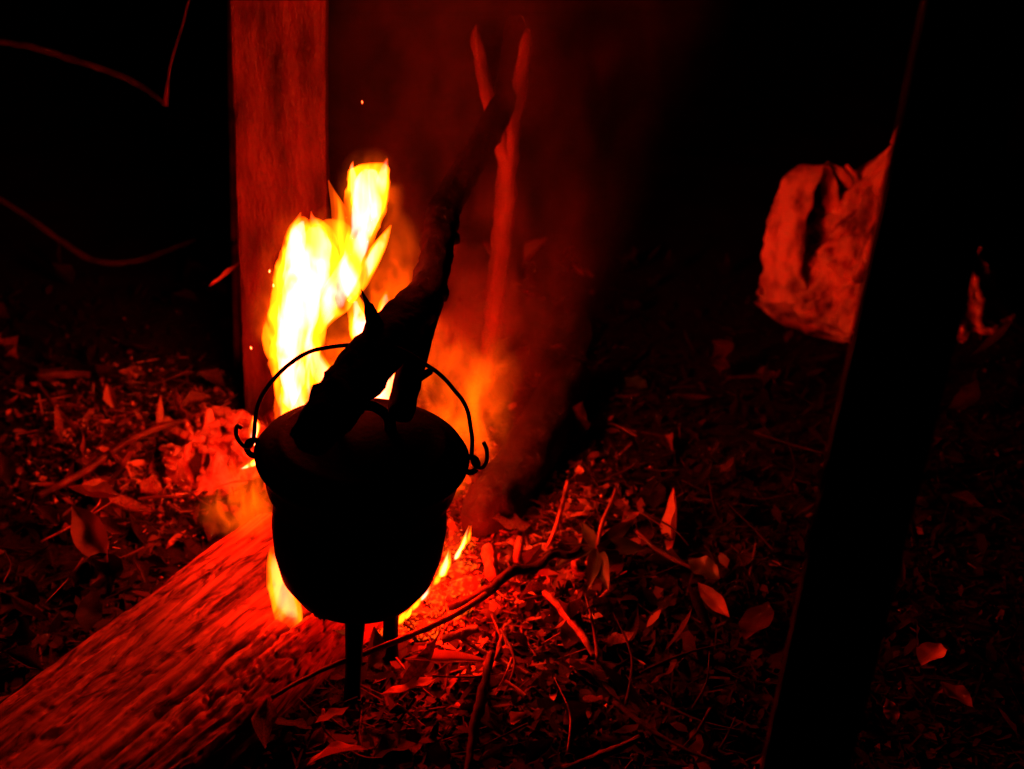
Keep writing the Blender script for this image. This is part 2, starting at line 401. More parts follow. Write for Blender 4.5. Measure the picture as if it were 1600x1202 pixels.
for k in range(190):
    a = rnd.uniform(0, 6.283); q = rnd.uniform(.15, 1.15)
    x, y = math.cos(a) * .1 * q, math.sin(a) * .09 * q
    z = .085 * max(0, 1 - (x / .1) ** 2 - (y / .09) ** 2) ** .7
    o = link('ash_chunk', ash_me[k % 5], heap)
    s = rnd.uniform(.003, .008)
    o.location = (x, y, z + .001); o.scale = (s * rnd.uniform(.8, 1.6), s * rnd.uniform(.7, 1.2), s * rnd.uniform(.6, 1)); o.rotation_euler = (rnd.uniform(-.5, .5), rnd.uniform(-.5, .5), rnd.uniform(0, 6.28))

# ------------------------------------------------------------------ camp fire: flames, embers, their light
FB = Vector((-.20, 1.50, 0))
fire = empty('campfire', FB, 'tall yellow campfire flames blazing behind the black pot', 'campfire')
fl_cache = {}
def flame(rows, y, power=12, core=1.0, flat=.6, rough=.22, skin=.25, n=24, seed=0):
    """rows: (px, py, width px) bottom to top; power: brightness through the middle"""
    pr_ = px_rows([(a, b, y, c) for (a, b, c) in rows])
    mx = max(r for _, r in pr_)
    sp = smooth_path(pr_, 6)
    sp = [(p, max(r, .0004)) for p, r in sp]
    v, f = sweep(sp, n, rough, 38, seed=seed, flat=flat, wide=Vector((1, 0, 0)))
    coef = round(power / (2 * mx * flat), 0)
    key = (coef, skin)
    if key not in fl_cache: fl_cache[key] = flame_mat('flame', coef, FLAME_OUT, skin)
    o = mesh('flame', v, f, fl_cache[key], fire, local=False)
    if core > 0:
        m_ = len(sp)
        sp2 = [(p, r * .66 * min(1, (i + 1) / 4) * (1 if i < m_ * .75 else max(.05, (m_ - i) / (m_ * .25)))) for i, (p, r) in enumerate(sp)]
        sp2 = sp2[: max(4, int(m_ * .92))]
        v, f = sweep(sp2, n, rough * 1.3, 30, seed=seed + 4, flat=flat, wide=Vector((1, 0, 0)))
        c2 = round(core * 7 / (2 * mx * .66 * flat), 0)
        k2 = ('core', c2)
        if k2 not in fl_cache: fl_cache[k2] = flame_mat('flame_core', c2, FLAME_IN, .0, 30, .38, .58, .02, 1.5)
        mesh('flame_core', v, f, fl_cache[k2], o)
        o2 = o.children[0]
        for q in o2.data.vertices: q.co -= FB
    return o
flame([(470, 650, 60), (458, 590, 66), (462, 530, 84), (472, 470, 92), (482, 420, 98), (488, 388, 88), (492, 362, 62), (488, 344, 22)], 1.50, 14, 1.3, seed=1)
flame([(455, 600, 30), (446, 540, 34), (447, 490, 34), (455, 430, 40), (462, 385, 40), (470, 355, 30), (476, 340, 10)], 1.47, 9, .8, seed=2)
flame([(498, 520, 8), (508, 495, 34), (520, 470, 56), (535, 440, 62), (552, 405, 46), (564, 370, 46), (571, 330, 62), (575, 290, 68), (577, 268, 66), (576, 258, 40)], 1.52, 13, 1.3, seed=3, rough=.2)
flame([(582, 345, 20), (590, 315, 30), (596, 285, 26), (601, 262, 14), (605, 247, 2)], 1.515, 7, .5, seed=31, rough=.15)
flame([(565, 340, 16), (556, 305, 24), (553, 280, 18), (550, 262, 8), (552, 252, 1.5)], 1.515, 7, .4, seed=32, rough=.15)
flame([(480, 430, 30), (468, 390, 40), (462, 365, 28), (464, 348, 12), (470, 332, 1.5)], 1.51, 7, .5, seed=33, rough=.2)
flame([(500, 420, 30), (498, 380, 40), (494, 355, 26), (488, 340, 8), (486, 330, 1)], 1.49, 5, .3, seed=34, rough=.2)
flame([(545, 470, 16), (562, 440, 26), (580, 408, 26), (597, 378, 18), (611, 352, 2)], 1.53, 8, .45, seed=4, rough=.12)
flame([(545, 400, 40), (537, 360, 36), (530, 330, 24), (521, 305, 12), (513, 282, 1.5)], 1.53, 4.5, 0, seed=5, rough=.12)
flame([(525, 420, 70), (522, 385, 74), (522, 360, 60), (522, 345, 30)], 1.54, 4.5, 0, seed=6, rough=.15)
flame([(425, 560, 14), (424, 540, 26), (426, 510, 28), (432, 480, 16), (438, 465, 3)], 1.52, 4, 0, seed=7)
flame([(600, 660, 60), (600, 625, 64), (596, 590, 60), (585, 545, 50), (570, 515, 56), (560, 490, 34), (552, 455, 10)], 1.46, 13, 1.2, seed=8)
flame([(535, 650, 44), (520, 612, 52), (500, 580, 40), (490, 550, 20), (486, 525, 3)], 1.47, 8, .7, seed=9)
flame([(440, 660, 22), (446, 635, 36), (460, 605, 40), (470, 580, 24), (474, 560, 3)], 1.46, 7, .6, seed=10)
flame([(606, 520, 40), (604, 495, 36), (602, 475, 20), (604, 455, 3)], 1.50, 8, .7, seed=11)
flame([(398, 695, 10), (396, 680, 16), (399, 665, 16), (396, 650, 2)], 1.42, 12, 1.2, seed=12)
flame([(408, 718, 10), (398, 723, 11), (386, 729, 7), (374, 734, 1)], 1.38, 14, 1.3, seed=13, rough=.05)
flame([(462, 1005, 30), (453, 975, 44), (447, 945, 46), (440, 915, 44), (432, 880, 30), (426, 855, 8)], 1.25, 5.5, .10, seed=14, rough=.12)
flame([(590, 1000, 16), (591, 985, 18), (592, 970, 14), (592, 955, 4)], 1.33, 6, .3, seed=15)
for k, (a, b, hgt, wd, lean, pw) in enumerate(((716, 866, 22, 9, 12, 10), (724, 852, 30, 7, 9, 9), (733, 842, 20, 6, 3, 6), (694, 892, 34, 13, 8, 11), (701, 884, 24, 8, 3, 6), (684, 905, 16, 8, 10, 5),
        (664, 930, 15, 11, 9, 9), (670, 924, 22, 6, 4, 5), (650, 944, 14, 10, 12, 6), (628, 966, 16, 12, 14, 6), (640, 958, 12, 7, 4, 8), (612, 975, 12, 9, 10, 4))):
    flame([(a - 6, b + 9, wd * .4), (a - 2, b + 3, wd), (a + lean * .3, b - hgt * .35, wd * .75), (a + lean * .5, b - hgt * .6, wd * .4), (a + lean, b - hgt, .6)], P(a, b + 9, z=.03).y, pw, .5 if pw > 8 else 0, seed=a + k, rough=.45, n=14)
# flame licks over the log end; soft-edged puffs painting lit smoke and halo
def wisp(px, py, y, wpx, hpx, power, lean=0.0, nscale=24):
    (c, rx), = px_rows([(px, py, y, wpx)]); rz = rx * hpx / wpx
    bm = bmesh.new(); bmesh.ops.create_icosphere(bm, subdivisions=3, radius=1)
    for q in bm.verts: q.co = Vector((q.co.x * rx + lean * q.co.z * rz, q.co.y * rx * .6, q.co.z * rz)) + c - FB
    me = bpy.data.meshes.new('flame_lick_and_glow'); bm.to_mesh(me); bm.free()
    key = ('wisp', round(power / (1.2 * rx)), nscale)
    if key not in fl_cache: fl_cache[key] = wisp_mat('flame_lick_and_glow', key[1], nscale=nscale)
    me.materials.append(fl_cache[key]); link('flame_lick_and_glow', me, fire)
wisp(375, 795, 1.40, 150, 120, 2.6, .3, 34)
wisp(392, 765, 1.42, 90, 110, 2.2, -.2, 40)
wisp(385, 735, 1.42, 90, 40, 2.2, .6, 36)
wisp(690, 660, 1.56, 150, 200, 4.0, -.2, 22)  # this and the next three: emission standing in for firelit smoke
wisp(735, 650, 1.60, 150, 220, 2.6, -.1, 24)
wisp(745, 590, 1.64, 160, 200, 1.4, .1, 22)
wisp(670, 560, 1.58, 130, 200, 2.0, 0, 24)
wisp(560, 560, 1.57, 170, 220, 4.0, .1, 26)
wisp(605, 470, 1.57, 110, 190, 3.2, .2, 24)
wisp(622, 400, 1.60, 90, 240, 1.0, .1, 22)
wisp(440, 500, 1.55, 120, 160, 3.0, 0, 26)
wisp(472, 480, 1.53, 150, 380, 2.6, .06, 30)  # added glow: emission painting a halo around the main flame
wisp(578, 305, 1.55, 120, 170, 2.0, .1, 28)  # same painted halo, around the upper tongue
wisp(530, 400, 1.55, 150, 190, 2.4, .2, 28)
wisp(545, 590, 1.50, 120, 130, 5.0, .1, 34)
wisp(700, 740, 1.52, 90, 110, 2.0, 0, 30)
# embers under the pot
em_m, t, b = new_mat('ember')
tc = t.nodes.new('ShaderNodeTexCoord'); nz = t.nodes.new('ShaderNodeTexNoise'); nz.inputs['Scale'].default_value = 2.2; t.links.new(tc.outputs['Object'], nz.inputs['Vector'])
mr = t.nodes.new('ShaderNodeMapRange')
for i, q in ((1, .5), (2, .68), (3, 0), (4, 2.2)): mr.inputs[i].default_value = q
t.links.new(nz.outputs['Fac'], mr.inputs[0]); t.links.new(mr.outputs[0], b.inputs['Emission Strength'])
b.inputs['Emission Color'].default_value = (1, .07, .002, 1); b.inputs['Base Color'].default_value = (.05, .035, .03, 1); b.inputs['Roughness'].default_value = .95
em_me = []
for k in range(4):
    me = rock(20 + k * 2.1, 1); me.materials.append(em_m); em_me.append(me)
rnd = random.Random(8)
for k in range(110):
    a = rnd.uniform(0, 6.283); q = math.sqrt(rnd.random())
    x, y = -.165 + .12 * q * math.cos(a), 1.42 + .13 * q * math.sin(a)
    s = rnd.uniform(.006, .017)
    o = link('ember', em_me[k % 4], fire)
    o.location = Vector((x, y, gh(x, y) + s * .6 + .02 * (1 - q))) - FB
    o.scale = (s * rnd.uniform(.8, 1.8), s, s * rnd.uniform(.6, 1)); o.rotation_euler = (rnd.uniform(-.6, .6), rnd.uniform(-.6, .6), rnd.uniform(0, 6.28))
def lamp(loc, watts, rad, color=(1, .0045, .0001)):
    d = bpy.data.lights.new('fire_light', 'POINT'); d.energy = watts; d.shadow_soft_size = rad; d.color = color
    o = bpy.data.objects.new('fire_light', d); col.objects.link(o); o.parent = fire; o.location = Vector(loc) - FB
lamp(P(490, 480, y=1.50), 15, .045)
lamp(P(572, 310, y=1.52), 3, .03)
lamp(P(590, 620, y=1.46), 5, .03)
lamp(P(692, 890, z=.065), 7, .02)
lamp(P(640, 955, z=.055), 1.6, .015)
lamp(P(440, 920, y=1.26), 1.5, .02)
lamp(P(385, 765, y=1.45), 4.0, .03)
# flying sparks, tiny glowing flecks
sp_m = bpy.data.materials.new('spark'); sp_m.use_nodes = True
b = sp_m.node_tree.nodes['Principled BSDF']; b.inputs['Emission Color'].default_value = (1, .2, .04, 1); b.inputs['Emission Strength'].default_value = 2.5
for (px, py, y) in ((392, 544, 1.5), (421, 424, 1.5), (566, 160, 1.6), (427, 446, 1.52)):
    me = rock(px, .0011); me.materials.append(sp_m)
    o = link('spark', me); o.location = P(px, py, y=y); o.scale = (1, 1, 2.2)
    tag(o, 'tiny glowing spark flying up beside the flames', 'spark', 'sparks flying off the fire')

# ------------------------------------------------------------------ white sack
sb = P(1378, 462, z=0)
sack = empty('sack', sb, 'rumpled white cloth sack tied at the top behind the dark post', 'sack', rot=(0, 0, 0))
nu, nv = 90, 260
def ridge(x, y, z): return 1 - 2 * abs(fbm(x, y, z, 3))
def sackpt(h, th, grow=0.0):
    c_, s_ = math.cos(th), math.sin(th)
    base_r = .20 * (1 - h) ** .95 + .016
    k = 4 * n3(c_ * 1.5, s_ * 1.5, h * 3)
    crease = .030 * ridge(c_ * 2 + k * .15, s_ * 2, h * 2.6 + th * .2) + .017 * ridge(c_ * 5, s_ * 5 + k * .2, h * 4) + .009 * ridge(c_ * 11, s_ * 11, h * 12)
    gather = .010 * h * math.sin(th * 13 + k)
    r = max(.008, base_r + (crease - .012) * min(1, (1 - h) * 3 + .15) + gather + grow)
    return Vector((r * c_ * 1.02 + .01 * h, r * s_, .31 * h + .012 * n3(c_ * 3, s_ * 3, h * 5) * (1 - h)))
v = [sackpt(i / (nu - 1), 2 * math.pi * j / nv) for i in range(nu) for j in range(nv)]
f = [(i * nv + j, i * nv + (j + 1) % nv, (i + 1) * nv + (j + 1) % nv, (i + 1) * nv + j) for i in range(nu - 1) for j in range(nv)]
mesh('body', v, f, M['sack'], sack)
hem = [(sackpt(.03, 2 * math.pi * j / 120, .006), .008 + .002 * math.sin(j)) for j in range(121)]
v, f = sweep(hem, 8, .3, 20, cap=False)
mesh('hem', v, f, M['sack'], sack)
kn = [(Vector((.008, 0, .295)), .020), (Vector((.01, -.002, .312)), .014), (Vector((.004, 0, .325)), .022), (Vector((.0, 0, .342)), .026), (Vector((-.004, 0, .352)), .012)]
v, f = sweep(smooth_path(kn, 5), 14, .5, 40)
mesh('knot', v, f, M['sack'], sack)
def ribbon(rows, seed=0, wide=(.92, -.38, .1)):
    """(px, py, y, width) -> a soft strap"""
    rr = smooth_path(px_rows(rows), 10)
    v, f = sweep(rr, 28, .22, 30, seed=seed, flat=.20, wide=Vector(wide).normalized())
    mesh('strap', v, f, M['sack'], sack, local=False)
ribbon([(1236, 470, 2.30, 62), (1222, 430, 2.30, 66), (1224, 380, 2.31, 64), (1236, 325, 2.33, 60), (1254, 280, 2.35, 52), (1272, 262, 2.37, 44), (1292, 280, 2.38, 26), (1298, 315, 2.37, 26), (1312, 345, 2.36, 30)], 2)
ribbon([(1510, 525, 2.42, 10), (1522, 495, 2.42, 30), (1537, 455, 2.43, 36), (1550, 415, 2.44, 28), (1558, 388, 2.44, 6)], 7, (.75, .6, .1))
ribbon([(1290, 255, 2.38, 10), (1312, 268, 2.38, 14), (1330, 292, 2.37, 12), (1340, 312, 2.37, 8)], 4)
ribbon([(1322, 258, 2.38, 6), (1334, 275, 2.38, 9), (1343, 295, 2.37, 6)], 5)
nu, nv = 26, 26
v = []
for i in range(nu):
    for j in range(nv):
        a, r_ = i / (nu - 1) * 1.5 - 2.9, .15 + .13 * j / (nv - 1)
        x, y = r_ * math.cos(a), r_ * math.sin(a)
        v.append(Vector((x, y, .012 + .012 * fbm(x * 16, y * 16, 6, 4) + .03 * (1 - j / (nv - 1)) ** 2)))
mesh('trailing_cloth', v, grid_faces(nu, nv), M['sack'], sack)

# ------------------------------------------------------------------ leaves
def leaf_mesh(L, W, curl=0.0, fold=.3, twist=0.0, shape=1.0, nl=12, nw=4, wav=.0, seed=0, tip=1.0):
    v = []
    for i in range(nl + 1):
        s = i / nl
        wd = W * max(.02, math.sin(math.pi * min(1, s ** shape)) ** tip) * (1 + .12 * n3(s * 7, seed))
        ang = curl * s
        cx = L * (math.sin(ang) / curl if abs(curl) > 1e-3 else s)
        cz = L * ((1 - math.cos(ang)) / curl if abs(curl) > 1e-3 else 0)
        tw = twist * s
        for j in range(nw + 1):
            q = -1 + 2 * j / nw
            yy, zz = q * wd, abs(q) ** 1.3 * wd * fold + wav * wd * math.sin(s * 14 + q * 2 + seed) * abs(q)
            y2, z2 = yy * math.cos(tw) - zz * math.sin(tw), yy * math.sin(tw) + zz * math.cos(tw)
            v.append((cx - z2 * math.sin(ang), y2, cz + z2 * math.cos(ang)))
    me = bpy.data.meshes.new('leaf')
    me.from_pydata(v, [], grid_faces(nl + 1, nw + 1)); me.polygons.foreach_set('use_smooth', [True] * len(me.polygons))
    return me
SHAPES = [('curled', dict(L=1, W=.24, curl=1.6, fold=.5, twist=.8, wav=.25)),
          ('flat', dict(L=1, W=.30, curl=.35, fold=.15, wav=.2)),
          ('narrow', dict(L=1, W=.10, curl=.6, fold=.4, twist=.5)),
          ('folded', dict(L=1, W=.22, curl=.7, fold=1.6, twist=.3, wav=.15)),
          ('crumpled', dict(L=1, W=.33, curl=2.3, fold=.9, twist=1.4, wav=.6))]
COLS = ['brown', 'ochre', 'pale', 'darkened']  # the darkest tone also serves as painted shade outside the firelight
lib = {}
for si, (sn, kw) in enumerate(SHAPES):
    for ci in range(4):
        me = leaf_mesh(seed=si * 4 + ci, **kw); me.materials.append(LEAF[ci]); lib[sn, ci] = me
def clear_of_fire(x, y, pad=.02):
    if log_near(x, y, pad): return False
    if math.hypot(x - FB.x, y - FB.y) < .17 or math.hypot(x + .17, y - 1.40) < .15: return False
    if any((Vector((x, y, 0)) - Vector((p.x, p.y, 0))).length < .05 for p in LOG2): return False
    if math.hypot(x - sb.x, y - sb.y) < .24: return False
    return True
def zone(x, y):
    d = Vector((x, y, 0)) - LA
    if d.dot(LN) > 0 and x < -.2: 
        return 'among the litter behind the slab log' if y < 2.0 else 'on the far ground beyond the plank'
    if y > 1.95: return 'on the dark ground near the white sack'
    if x > .36: return 'in the dark beyond the thick post'
    if y > 1.42: return 'on the ground beside the charred black log'
    return 'in the litter before the pot legs'
MARKS = [('plank', pb), ('ash heap', ac), ('pot', base), ('charred black log', LOG2[10]), ('far end of the charred log', LOG2[-1]), ('forked prop', fb), ('white sack', sb), ('thick post', gp),
         ('green sprig', P(932, 858, z=0)), ('long folded blade leaf', P(700, 1030, z=0)), ('curved brown stick', P(940, 1180, z=0)), ('upright curled leaf', P(1050, 830, z=0)),
         ('round creased leaf', P(1453, 1020, z=0)), ('large ochre leaf at the log', P(140, 790, z=0)), ('short straight stick', P(100, 586, z=0)), ('olive rounded leaf', P(990, 598, z=0)), ('thin pole', P(372, 620, z=0))]
def mark(x, y): return min(MARKS, key=lambda m_: math.hypot(m_[1].x - x, m_[1].y - y))[0]
rnd = random.Random(21)
def put_leaf(x, y, sn, ci, size, rot, lift=.006, label=None, name='fallen_leaf'):
    o = link(name, lib[sn, ci])
    o.location = (x, y, gh(x, y) + lift); o.scale = (size,) * 3; o.rotation_euler = rot
    z_ = zone(x, y)
    if label: tag(o, label, 'leaf')
    else:
        sz = 'small ' if size < .05 else ('large ' if size > .072 else '')
        pose = 'tipped up' if abs(rot[0]) > .45 or rot[1] < -.45 else 'lying'
        tag(o, f'{sz}{sn} {COLS[ci]} leaf {pose} near the {mark(x, y)}', 'leaf', f'fallen leaves near the {mark(x, y)}')
    return o
count = 0; tries = 0
placed = []
while count < 265 and tries < 9000:
    tries += 1
    px, py = rnd.uniform(-20, 1620), rnd.uniform(400, 1215)
    if py < 560 and (px > 1150 or rnd.random() < .4): continue
    if px > 1180 and rnd.random() < .5: continue
    p = P(px, py, z=.01)
    if not clear_of_fire(p.x, p.y): continue
    if any((p - q).length < .035 for q in placed): continue
    placed.append(p)
    sn = rnd.choices([s[0] for s in SHAPES], (3, 3, 4, 3, 2))[0]
    ci = rnd.choices(range(4), (5, 5, 2.5, 3) if px < 400 and 560 < py < 840 else (4, .5, .1, 9) if px > 940 or px < 400 else (6, 2.2, .9, 6))[0]  # paler where firelit, darker outside and below the log: shade painted by leaf tone
    size = rnd.uniform(.035, .085) * (1.25 if sn == 'narrow' else 1) * (.8 if px > 680 and py > 680 else 1)
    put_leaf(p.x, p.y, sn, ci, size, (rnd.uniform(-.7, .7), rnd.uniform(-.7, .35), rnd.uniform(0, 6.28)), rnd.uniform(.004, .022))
    count += 1

# leaves one can pick out in the photograph: (stalk px, tip px, half width, colour, lift, roll, curl, fold, label)
def own_leaf(a, b, W, mat, lift=.02, roll=0.0, curl=.5, fold=.4, label='', y=None, rise=0.0, shape=1.0, wav=.15):
    pa = P(*a, z=lift) if y is None else P(*a, y=y)
    pb2 = P(*b, z=lift + rise) if y is None else P(*b, y=y + rise)
    d = pb2 - pa; L = d.length
    me = leaf_mesh(L, W, curl, fold, .2, shape, 16, 6, wav, a[0]); me.materials.append(mat)
    X = d.normalized(); Y = Vector((0, 0, 1)).cross(X).normalized(); Z = X.cross(Y)
    rot = Matrix((X, Y, Z)).transposed() @ Matrix.Rotation(roll, 3, 'X') @ Matrix.Rotation(curl * .5, 3, 'Y')
    o = link('fallen_leaf', me); o.location = pa; o.rotation_euler = rot.to_euler()
    tag(o, label, 'leaf'); return o
own_leaf((762, 1032), (630, 1030), .008, LEAF[2], .045, -.5, -.3, .8, 'long pale folded blade leaf pointing at the pot leg')
own_leaf((690, 1055), (592, 1085), .015, LEAF[1], .03, .3, .5, .3, 'broad ochre leaf tucked under the long folded blade leaf')
own_leaf((575, 1172), (478, 1196), .016, LEAF[2], .05, .5, -.6, .5, 'single pale pointed leaf with a bright curved upper edge')
own_leaf((545, 1105), (492, 1130), .013, LEAF[1], .04, .3, .4, .3, 'dull ochre leaf beside the foot of the pot leg')
own_leaf((1052, 762), (1046, 868), .017, LEAF[2], .03, 1.0, .5, .9, 'upright curled pale leaf standing beyond the green sprig', rise=-.02)
own_leaf((1080, 742), (1063, 715), .008, LEAF[1], .03, .6, .3, .4, 'small ochre leaf above the upright curled leaf')
own_leaf((972, 815), (1000, 800), .012, LEAF[2], .05, -.4, .9, .8, 'small bright cupped leaf above the green sprig')
own_leaf((1440, 1040), (1470, 1005), .018, LEAF[2], .03, -.3, .4, .5, 'round pale creased leaf alone beyond the thick post')
own_leaf((1470, 1065), (1520, 1105), .015, LEAF[1], .02, -.2, .4, .4, 'ochre leaf just below the round creased leaf')
own_leaf((105, 760), (190, 775), .024, LEAF[1], .07, -.5, .8, .7, 'large ochre leaf curled over at the slab log edge')
own_leaf((112, 790), (170, 880), .024, LEAF[1], .06, .5, .6, .5, 'large ochre leaf hanging down against the slab log')
own_leaf((383, 402), (326, 448), .010, LEAF[2], 0, .3, .4, .5, 'bright slender leaf hanging before the thin pole', y=1.95)
own_leaf((95, 430), (90, 370), .018, LEAF[0], 0, .3, .4, .5, 'dull brown leaf hanging below the sagging vine', y=2.5)
own_leaf((560, 1010), (518, 985), .010, M['green'], .06, .3, -.4, .5, 'dark green blade leaf standing beside the pot leg')
own_leaf((905, 480), (912, 560), .020, LEAF[3], .02, .3, .4, .3, 'blackened drooping leaf at the edge of the smoke')
own_leaf((975, 590), (1012, 605), .016, M['green'], .02, .1, .4, .2, 'rounded olive green leaf on the dark ground')
own_leaf((1200, 940), (1165, 1000), .022, LEAF[0], .02, .2, .4, .3, 'broad veined brown leaf close to the thick post')
own_leaf((1075, 875), (1125, 905), .016, M['green'], .05, .2, -.3, .3, 'toothed olive leaf at the end of a thin stalk')
own_leaf((1090, 910), (1140, 965), .012, LEAF[1], .02, .2, .3, .4, 'ochre strip leaf lying beneath the toothed olive leaf')

# green sprig
gb = P(932, 858, z=.045)
sprig = empty('sprig', gb, 'wilting green sprig with drooping blade leaves among the debris', 'sprig')
v, f = sweep(smooth_path(px_rows([(962, 765, gb.y + .10, 5), (955, 785, gb.y + .08, 6), (940, 820, gb.y + .04, 7), (933, 858, gb.y, 8)]), 5), 7, .1, 50)
mesh('stem', v, f, LEAF[1], sprig, local=False)
for (b_, W, roll, curl) in (((952, 925), .011, .2, -.7), ((918, 925), .010, -.3, -.7), ((1010, 858), .014, .3, -.3), ((990, 815), .010, .4, -.3), ((908, 815), .009, -.4, .2), ((865, 890), .012, 0, -.4), ((880, 850), .008, .4, -.2)):
    pb2 = P(*b_, z=.035); d = pb2 - gb
    me = leaf_mesh(d.length, W, curl, .35, .3, .8, 12, 4, .1, b_[0]); me.materials.append(M['green'])
    X = d.normalized(); Y = Vector((0, 0, 1)).cross(X).normalized(); Z = X.cross(Y)
    o = link('leaf', me, sprig); o.rotation_euler = (Matrix((X, Y, Z)).transposed() @ Matrix.Rotation(roll, 3, 'X') @ Matrix.Rotation(curl * .5, 3, 'Y')).to_euler()

# ------------------------------------------------------------------ twigs, sticks, vines
def stick(name, rows, mat, label, cat='twig', group=None, rough=.48):
    rr = px_rows(rows) if len(rows[0]) == 4 else rows
    v, f = sweep(smooth_path(rr, 7), 9, rough, 70, seed=rows[0][0])
    return tag(mesh(name, v, f, mat, offset=rr[0][0]), label, cat, group)
def gy(px, py, z): return P(px, py, z=z).y
def on(rows): return [(a, b, gy(a, b, z), w_) for (a, b, z, w_) in rows]
stick('twig', on([(425, 1090, .055, 6), (470, 1064, .055, 7), (530, 1036, .055, 8), (620, 1002, .05, 9), (700, 966, .05, 10), (760, 930, .05, 12)]), M['stick'], 'long straight twig passing behind the pot leg')
stick('stick', on([(700, 950, .03, 12), (760, 925, .04, 15), (800, 893, .055, 15), (835, 888, .045, 16), (865, 866, .055, 13), (890, 868, .05, 11), (908, 856, .05, 8)]), M['bark'], 'dark crooked stick ending under the green sprig', rough=.6)
stick('stick', on([(850, 925, .03, 10), (880, 955, .03, 13), (905, 985, .025, 12), (927, 1025, .02, 8)]), M['pale_bark'], 'short pale bent stick lying below the green sprig')
stick('stick', on([(768, 1020, .05, 12), (757, 1070, .04, 15), (745, 1120, .035, 17), (738, 1160, .03, 14), (730, 1210, .03, 12)]), M['stick'], 'upright brown stick running down from the folded blade leaf')
stick('stick', on([(880, 1205, .02, 14), (920, 1188, .025, 14), (965, 1170, .03, 12), (1000, 1152, .03, 8)]), M['stick'], 'slightly curved brown stick lying alone on dark ground')
stick('twig', on([(887, 752, .07, 6), (880, 785, .06, 7), (868, 825, .04, 7), (855, 858, .02, 6)]), M['pale_bark'], 'thin pale twig standing upright among glowing debris')
stick('twig', on([(790, 1065, .03, 6), (805, 1075, .03, 7), (822, 1090, .03, 9)]), M['pale_bark'], 'stubby pale twig beside the upright brown stick')
stick('twig', on([(620, 1100, .04, 4), (640, 1115, .035, 5), (655, 1130, .03, 6), (662, 1137, .03, 8)]), M['pale_bark'], 'thin twig pair bent towards a bright knob', rough=.3)
stick('stick', on([(690, 1000, .04, 12), (722, 990, .045, 16), (748, 982, .05, 12)]), M['pale_bark'], 'short pale stick with bright upper face above the blade leaf')
stick('stick', on([(770, 905, .02, 20), (766, 880, .03, 22), (762, 855, .04, 20)]), M['pale_bark'], 'thick cut stick end glowing orange beside the small flames')
stick('stick', on([(808, 880, .02, 12), (810, 860, .03, 14), (812, 840, .035, 10)]), M['pale_bark'], 'small bright stub next to the thick cut stick')
stick('twig', on([(995, 830, .05, 6), (1030, 862, .04, 8), (1075, 885, .04, 6), (1120, 905, .03, 4)]), M['stick'], 'thin brown stalk reaching out from the sprig to toothed leaf')
stick('twig', on([(60, 602, .05, 6), (85, 635, .05, 7), (112, 665, .04, 7), (130, 690, .04, 6)]), M['stick'], 'thin twig lying crosswise above the large curled leaf')
stick('vine', on([(60, 775, .04, 10), (130, 738, .05, 11), (200, 690, .05, 11), (250, 668, .05, 9), (300, 655, .05, 7)]), M['stick'], 'bent vine on the ground leading to the ash heap', 'vine')
stick('twig', on([(215, 780, .04, 5), (250, 776, .04, 6), (282, 776, .04, 4)]), M['stick'], 'thin straight twig beneath the ash heap')
stick('stick', on([(60, 587, .04, 12), (100, 585, .04, 13), (140, 586, .04, 11)]), M['stick'], 'short straight stick lying level on the far litter')
stick('vine', [(-40, 290, 2.2, 9), (30, 330, 2.2, 9), (100, 380, 2.22, 10), (150, 408, 2.24, 10), (210, 408, 2.25, 9), (260, 392, 2.26, 8), (305, 374, 2.27, 6)], M['bark'], 'sagging vine hanging low across the dark', 'vine')
stick('vine', [(-40, 60, 2.1, 10), (40, 71, 2.1, 11), (110, 92, 2.12, 11), (180, 115, 2.14, 10), (220, 135, 2.15, 9), (255, 160, 2.16, 6)], M['bark'], 'thicker vine slanting down in the dark high beside the plank', 'vine')
stick('vine', [(300, -20, 2.15, 3), (285, 40, 2.15, 3), (268, 95, 2.16, 3), (262, 130, 2.16, 4), (258, 165, 2.16, 8)], M['stick'], 'hair-thin stem hanging straight down to the slanting vine tip', 'vine')
stick('twig', [(1200, 683, 1.98, 4), (1235, 695, 1.95, 4), (1265, 718, 1.93, 4), (1290, 738, 1.9, 3)], M['stick'], 'thin arching runner reaching the thick post', 'twig')
rnd = random.Random(33)
n_t = 0
while n_t < 75:
    px, py = rnd.uniform(0, 1250), rnd.uniform(560, 1200)
    p = P(px, py, z=.02)
    if not clear_of_fire(p.x, p.y, .04): continue
    a = rnd.uniform(0, 6.28); L = rnd.uniform(.04, .14)
    d = Vector((math.cos(a), math.sin(a), rnd.uniform(-.1, .25)))
    k = Vector((-d.y, d.x, 0)) * rnd.uniform(-.15, .15)
    r0 = rnd.uniform(.0007, .0022) * (1 + (rnd.random() < .2))
    rows = [(p - d * L * .5 + Vector((0, 0, .012)), r0), (p + k * L + Vector((0, 0, .012)), r0 * .8), (p + d * L * .5 + Vector((0, 0, .014)), r0 * .35)]
    if not clear_of_fire(rows[0][0].x, rows[0][0].y) or not clear_of_fire(rows[2][0].x, rows[2][0].y): continue
    z_ = zone(p.x, p.y)
    v, f = sweep(smooth_path(rows, 5), 6, .45, 90, seed=n_t)
    pale = rnd.random() < .3 and p.x < .1  # no pale twigs far from the fire: light falloff painted into their colour
    tag(mesh('twig', v, f, M['pale_bark'] if pale else (M['stick'] if p.x < .1 else M['bark']), offset=p), f'{"short" if L < .07 else "long" if L > .11 else "thin"} {"pale" if pale else "brown"} {"thicker " if r0 > .0022 else ""}broken twig lying near the {mark(p.x, p.y)}', 'twig', f'broken twigs near the {mark(p.x, p.y)}')
    n_t += 1

